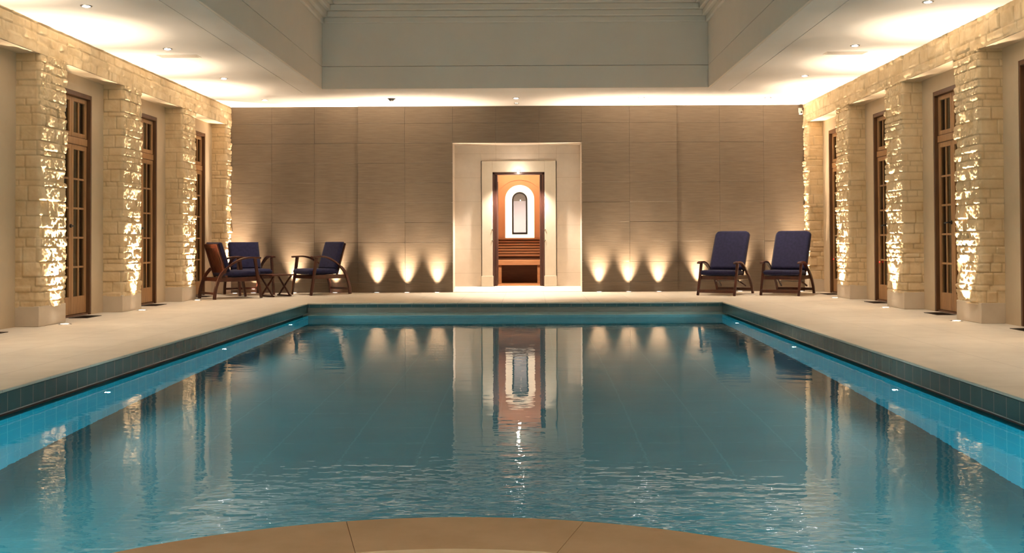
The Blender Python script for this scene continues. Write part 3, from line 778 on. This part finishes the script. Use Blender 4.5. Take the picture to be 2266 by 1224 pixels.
# underwater lights
for sx in (-1, 1):
    for k in range(-2, 3):
        y = 7.40 + 2.82 * k
        o = empty('underwater_light', (sx * PH, y, -0.52)); tag(o, 'small round underwater light in the %s side of the pool, %s' % ('left' if sx < 0 else 'right',
            ['nearest the spa', 'beyond the photo edge', 'nearest visible one', 'second visible one', 'farthest one'][k + 2]), 'pool light', 'underwater lights in the pool walls')
        MB().lathe([(0.019, -sx * 0.001), (0.019, -sx * 0.008), (0.030, -sx * 0.008), (0.036, 0.0)], 24, axis='x').build('trim_ring', M['chrome'], o, smooth='angle')
        MB().lathe([(0.0, -sx * 0.010), (0.012, -sx * 0.008), (0.019, -sx * 0.004)], 24, axis='x').build('lens', M['lenspool'], o, smooth=True)
        lamp('SPOT', 'bulb', o, (-sx * 0.03, 0, 0), P_POOL, COOL, shadow_soft_size=0.01, spot_size=math.radians(165), spot_blend=0.5, rot=(0, sx * (PI / 2), 0))

for sx in (-1, 1):
    o = empty('underwater_light', (sx * 2.3, YN, -0.60), PI / 2)
    tag(o, 'underwater light in the near wall of the pool, %s of the round spa' % ('left' if sx < 0 else 'right'), 'pool light', 'underwater lights in the pool walls')
    MB().lathe([(0.019, 0.001), (0.019, 0.008), (0.030, 0.008), (0.036, 0.0)], 24, axis='x').build('trim_ring', M['chrome'], o, smooth='angle')
    MB().lathe([(0.0, 0.010), (0.012, 0.008), (0.019, 0.004)], 24, axis='x').build('lens', M['lenspool'], o, smooth=True)
    lamp('SPOT', 'bulb', o, (0.03, 0, 0), 2800.0, COOL, shadow_soft_size=0.01, spot_size=math.radians(75), spot_blend=1.0, rot=(0, -PI / 2 + 0.22, 0))

# ================================================================== FURNITURE
def cushion(x0, x1, w, t, z0, lean=None, round_top=False, name='cushion', parent=None, seg=10):
    """soft box in the local x/z plane: runs from (x0,z0) to (x1,z1=lean) with width w and thickness t"""
    a = Vector((x0, 0, z0)); b = Vector((x1, 0, lean)); d = (b - a); L = d.length; d.normalize()
    nrm = Vector((-d.z, 0, d.x)); bm = bmesh.new(); nu, nv = 26, 18; grid = {}
    for side in (0, 1):
        for i in range(nu + 1):
            for j in range(nv + 1):
                s = i / nu; q = j / nv * 2 - 1
                hwid = w / 2
                if round_top and s > 0.87:
                    k = (s - 0.87) / 0.13; hwid = w / 2 - 0.075 * (1 - math.sqrt(max(0, 1 - k * k)))
                e = min(1, min(s, 1 - s) * L / 0.022, (1 - abs(q)) * w / 2 / 0.022); e = math.sqrt(max(0, 1 - (1 - e) ** 2))
                puff = (0.82 + 0.18 * (1 - (2 * s - 1) ** 4) * (1 - q ** 4)) * e
                p = a + d * (s * L) + Vector((0, 1, 0)) * (q * hwid) + nrm * ((t / 2) * puff * (1 if side else -1) + t / 2)
                grid[side, i, j] = bm.verts.new(p)
    for side in (0, 1):
        for i in range(nu):
            for j in range(nv):
                bm.faces.new([grid[side, i, j], grid[side, i + 1, j], grid[side, i + 1, j + 1], grid[side, i, j + 1]])
    bmesh.ops.remove_doubles(bm, verts=bm.verts, dist=1e-4)
    bmesh.ops.recalc_face_normals(bm, faces=bm.faces)
    me = bpy.data.meshes.new(name); bm.to_mesh(me); bm.free(); me.materials.append(M['navy'])
    for p in me.polygons: p.use_smooth = True
    o = bpy.data.objects.new(name, me); COL.objects.link(o); o.parent = parent; return o
def smooth_path(pts, n=4):
    P = [Vector(p) for p in pts]; out = []
    for i in range(len(P) - 1):
        p0 = P[max(i - 1, 0)]; p1 = P[i]; p2 = P[i + 1]; p3 = P[min(i + 2, len(P) - 1)]
        for k in range(n):
            t = k / n
            out.append(0.5 * ((2 * p1) + (p2 - p0) * t + (2 * p0 - 5 * p1 + 4 * p2 - p3) * t * t + (3 * p1 - p0 - 3 * p2 + p3) * t ** 3))
    out.append(P[-1]); return out
def make_chair(name, recl=False):
    r = empty(name); T = M['teak']
    if not recl:
        LW = 0.272; arm = [(.345, .597), (.26, .603), (.14, .603), (.02, .575), (-.10, .515), (-.20, .44)]
        rear = [(-.20, .44), (-.275, .355), (-.325, .25), (-.36, .13), (-.375, 0)]
        fl = [(.255, .59), (.28, .42), (.31, .24), (.355, 0)]
        rail_z = 0.285; rx0, rx1 = -.315, .30; back = ((-.165, .33), (-.315, .80)); cw = 0.50
    else:
        LW = 0.285; arm = [(.40, .488), (.33, .500), (.22, .503), (.09, .478), (-.03, .425), (-.14, .36)]
        rear = [(-.14, .36), (-.25, .295), (-.35, .21), (-.43, .11), (-.475, 0)]
        fl = [(.285, .488), (.325, .36), (.38, .2), (.455, 0)]
        rail_z = 0.265; rx0, rx1 = -.28, .36; back = ((-.07, .30), (-.415, .915)); cw = 0.56
    for s in (-1, 1):
        y = s * LW
        MB().sweep(smooth_path([(x, y, z) for x, z in arm]), [0.062 if k < 12 else 0.062 - 0.003 * (k - 11) for k in range(len(arm) * 4 - 3)], 0.026).build('armrest', T, r, bevel=0.006)
        MB().sweep(smooth_path([(x, y, z) for x, z in rear]), 0.036, 0.044).build('leg', T, r, bevel=0.005)
        MB().sweep(smooth_path([(x, y, z) for x, z in fl]), 0.036, [0.046 - 0.001 * k for k in range(len(fl) * 4 - 3)]).build('leg', T, r, bevel=0.005)
        MB().box((rx0, y - s * 0.018 - 0.012, rail_z - 0.03), (rx1, y - s * 0.018 + 0.012, rail_z + 0.03)).build('side_rail', T, r, bevel=0.004)
    # seat frame
    sf = MB()
    for x in (rx1 - 0.035, rx0 + 0.04): sf.box((x, -LW + 0.02, rail_z - 0.028), (x + 0.025, LW - 0.02, rail_z + 0.028))
    for k in range(7):
        x = rx0 + 0.10 + k * (rx1 - rx0 - 0.17) / 7; sf.box((x, -LW + 0.02, rail_z + 0.012), (x + 0.05, LW - 0.02, rail_z + 0.026))
    sf.build('seat_frame', T, r, bevel=0.003)
    # backrest: frame and vertical slats, leaning
    (bx0, bz0), (bx1, bz1) = back
    d = Vector((bx1 - bx0, 0, bz1 - bz0)); L = d.length; d.normalize()
    off = Vector((-d.z, 0, d.x)) * 0.0
    A = Vector((bx0, 0, bz0)) ; hwid = cw / 2 - 0.028
    def pt(s, y, k=0.0): return A + d * s + Vector((0, y, 0)) + Vector((-d.z, 0, d.x)) * k
    bf = MB()
    for s in (-1, 1): bf.sweep([pt(-0.05, s * hwid), pt(L + 0.01, s * hwid)], 0.032, 0.026)
    side = Vector(d)
    for q, hh in ((0.02, 0.045), (L - 0.022, 0.065)):
        bf.sweep([pt(q, -hwid), pt(q, hwid)], hh, 0.022, side)
    bf.build('back_frame', T, r, bevel=0.004)
    for k in range(9):
        y = -hwid + 0.05 + k * (2 * hwid - 0.10) / 8
        MB().sweep([pt(0.03, y), pt(L - 0.06, y)], 0.030, 0.012).build('back_slat', T, r, bevel=0.002)
    # cushions
    cA = pt(0.055, 0, -0.088); cB = pt(L + (0.02 if not recl else 0.045), 0, -0.088)
    cushion(cA.x, cB.x, cw, 0.075, cA.z, cB.z, recl, 'back_cushion', r)
    if not recl: cushion(rx0 + 0.12, rx1 + 0.065, cw + 0.0, 0.095, 0.318, 0.322, False, 'seat_cushion', r)
    else: cushion(-0.04, rx1 + 0.02, cw, 0.085, 0.293, 0.300, False, 'seat_cushion', r)
    # low stretchers
    if not recl:
        MB().sweep([(-.366, -LW, .085), (-.366, LW, .085)], 0.035, 0.018, Vector((0, 0, 1))).build('stretcher', T, r, bevel=0.003)
    else:
        MB().sweep([(.447, -LW, .065), (.447, LW, .065)], 0.048, 0.02, Vector((0, 0, 1))).build('stretcher', T, r, bevel=0.003)
        MB().sweep([(-.445, -LW, .07), (-.445, LW, .07)], 0.042, 0.02, Vector((0, 0, 1))).build('stretcher', T, r, bevel=0.003)
        for s in (-1, 1):
            MB().sweep([(-.02, s * 0.16, .26), (-.13, s * 0.165, .20), (-.38, s * 0.20, .12)], 0.022, 0.026).build('reclining_strut', T, r, bevel=0.003)
        MB().lathe([(0.0, -0.2), (0.008, -0.2), (0.008, 0.2), (0.0, 0.2)], 10, c=(-.13, 0, .20), axis='y').build('adjuster_rod', M['trim'], r)
    return r
arm0 = make_chair('armchair')
arm0.location = (-4.265, 15.50, 0); arm0.rotation_euler.z = math.radians(40)
tag(arm0, 'blue-cushioned hardwood armchair seen from behind, its slatted back to the left wall', 'armchair', 'hardwood armchairs round the folding table')
c = copy_tree(arm0); c.location = (-4.26, 16.48, 0); c.rotation_euler.z = math.radians(-55)
tag(c, 'hardwood armchair with navy cushions facing the pool in the left corner by the back wall', 'armchair', 'hardwood armchairs round the folding table')
c = copy_tree(arm0); c.location = (-3.13, 16.50, 0); c.rotation_euler.z = math.radians(225)
tag(c, 'hardwood armchair with navy cushions facing left, on the right side of the small table', 'armchair', 'hardwood armchairs round the folding table')
rec0 = make_chair('recliner', True)
rec0.location = (3.22, 16.03, 0); rec0.rotation_euler.z = math.radians(241)
tag(rec0, 'tall-backed navy reclining chair with reddish wooden arms, left one of the pair', 'recliner', 'reclining chairs by the right end of the back wall')
c = copy_tree(rec0); c.location = (4.16, 15.96, 0); c.rotation_euler.z = math.radians(241)
tag(c, 'tall-backed navy reclining chair with reddish wooden arms, right one beside the stone pier', 'recliner', 'reclining chairs by the right end of the back wall')
# folding table with crossed legs
t_ = empty('folding_table', (-3.70, 15.93, 0), math.radians(-42))
tag(t_, 'low square dark wooden folding table with crossed legs between the armchairs', 'table')
tm = MB(); tm.box((-.20, -.20, .318), (-.168, .20, .34)); tm.box((.168, -.20, .318), (.20, .20, .34)); tm.box((-.168, -.20, .318), (.168, -.168, .34)); tm.box((-.168, .168, .318), (.168, .20, .34))
for k in range(6): tm.box((-.163 + k * 0.056, -.168, .322), (-.163 + k * 0.056 + 0.046, .168, .336))
tm.build('tabletop', M['teak'], t_, bevel=0.003)
for q in (-0.155, 0.155):
    for s in (-1, 1):
        yq = q + 0.011 * s
        MB().sweep([(-.165 * s, yq, 0.012), (.165 * s, yq, 0.318)], 0.018, 0.028).build('leg', M['teak'], t_, bevel=0.003)
    MB().sweep([(-.18, q, 0.012), (.18, q, 0.012)], 0.024, 0.022).build('base_rail', M['teak'], t_, bevel=0.003)
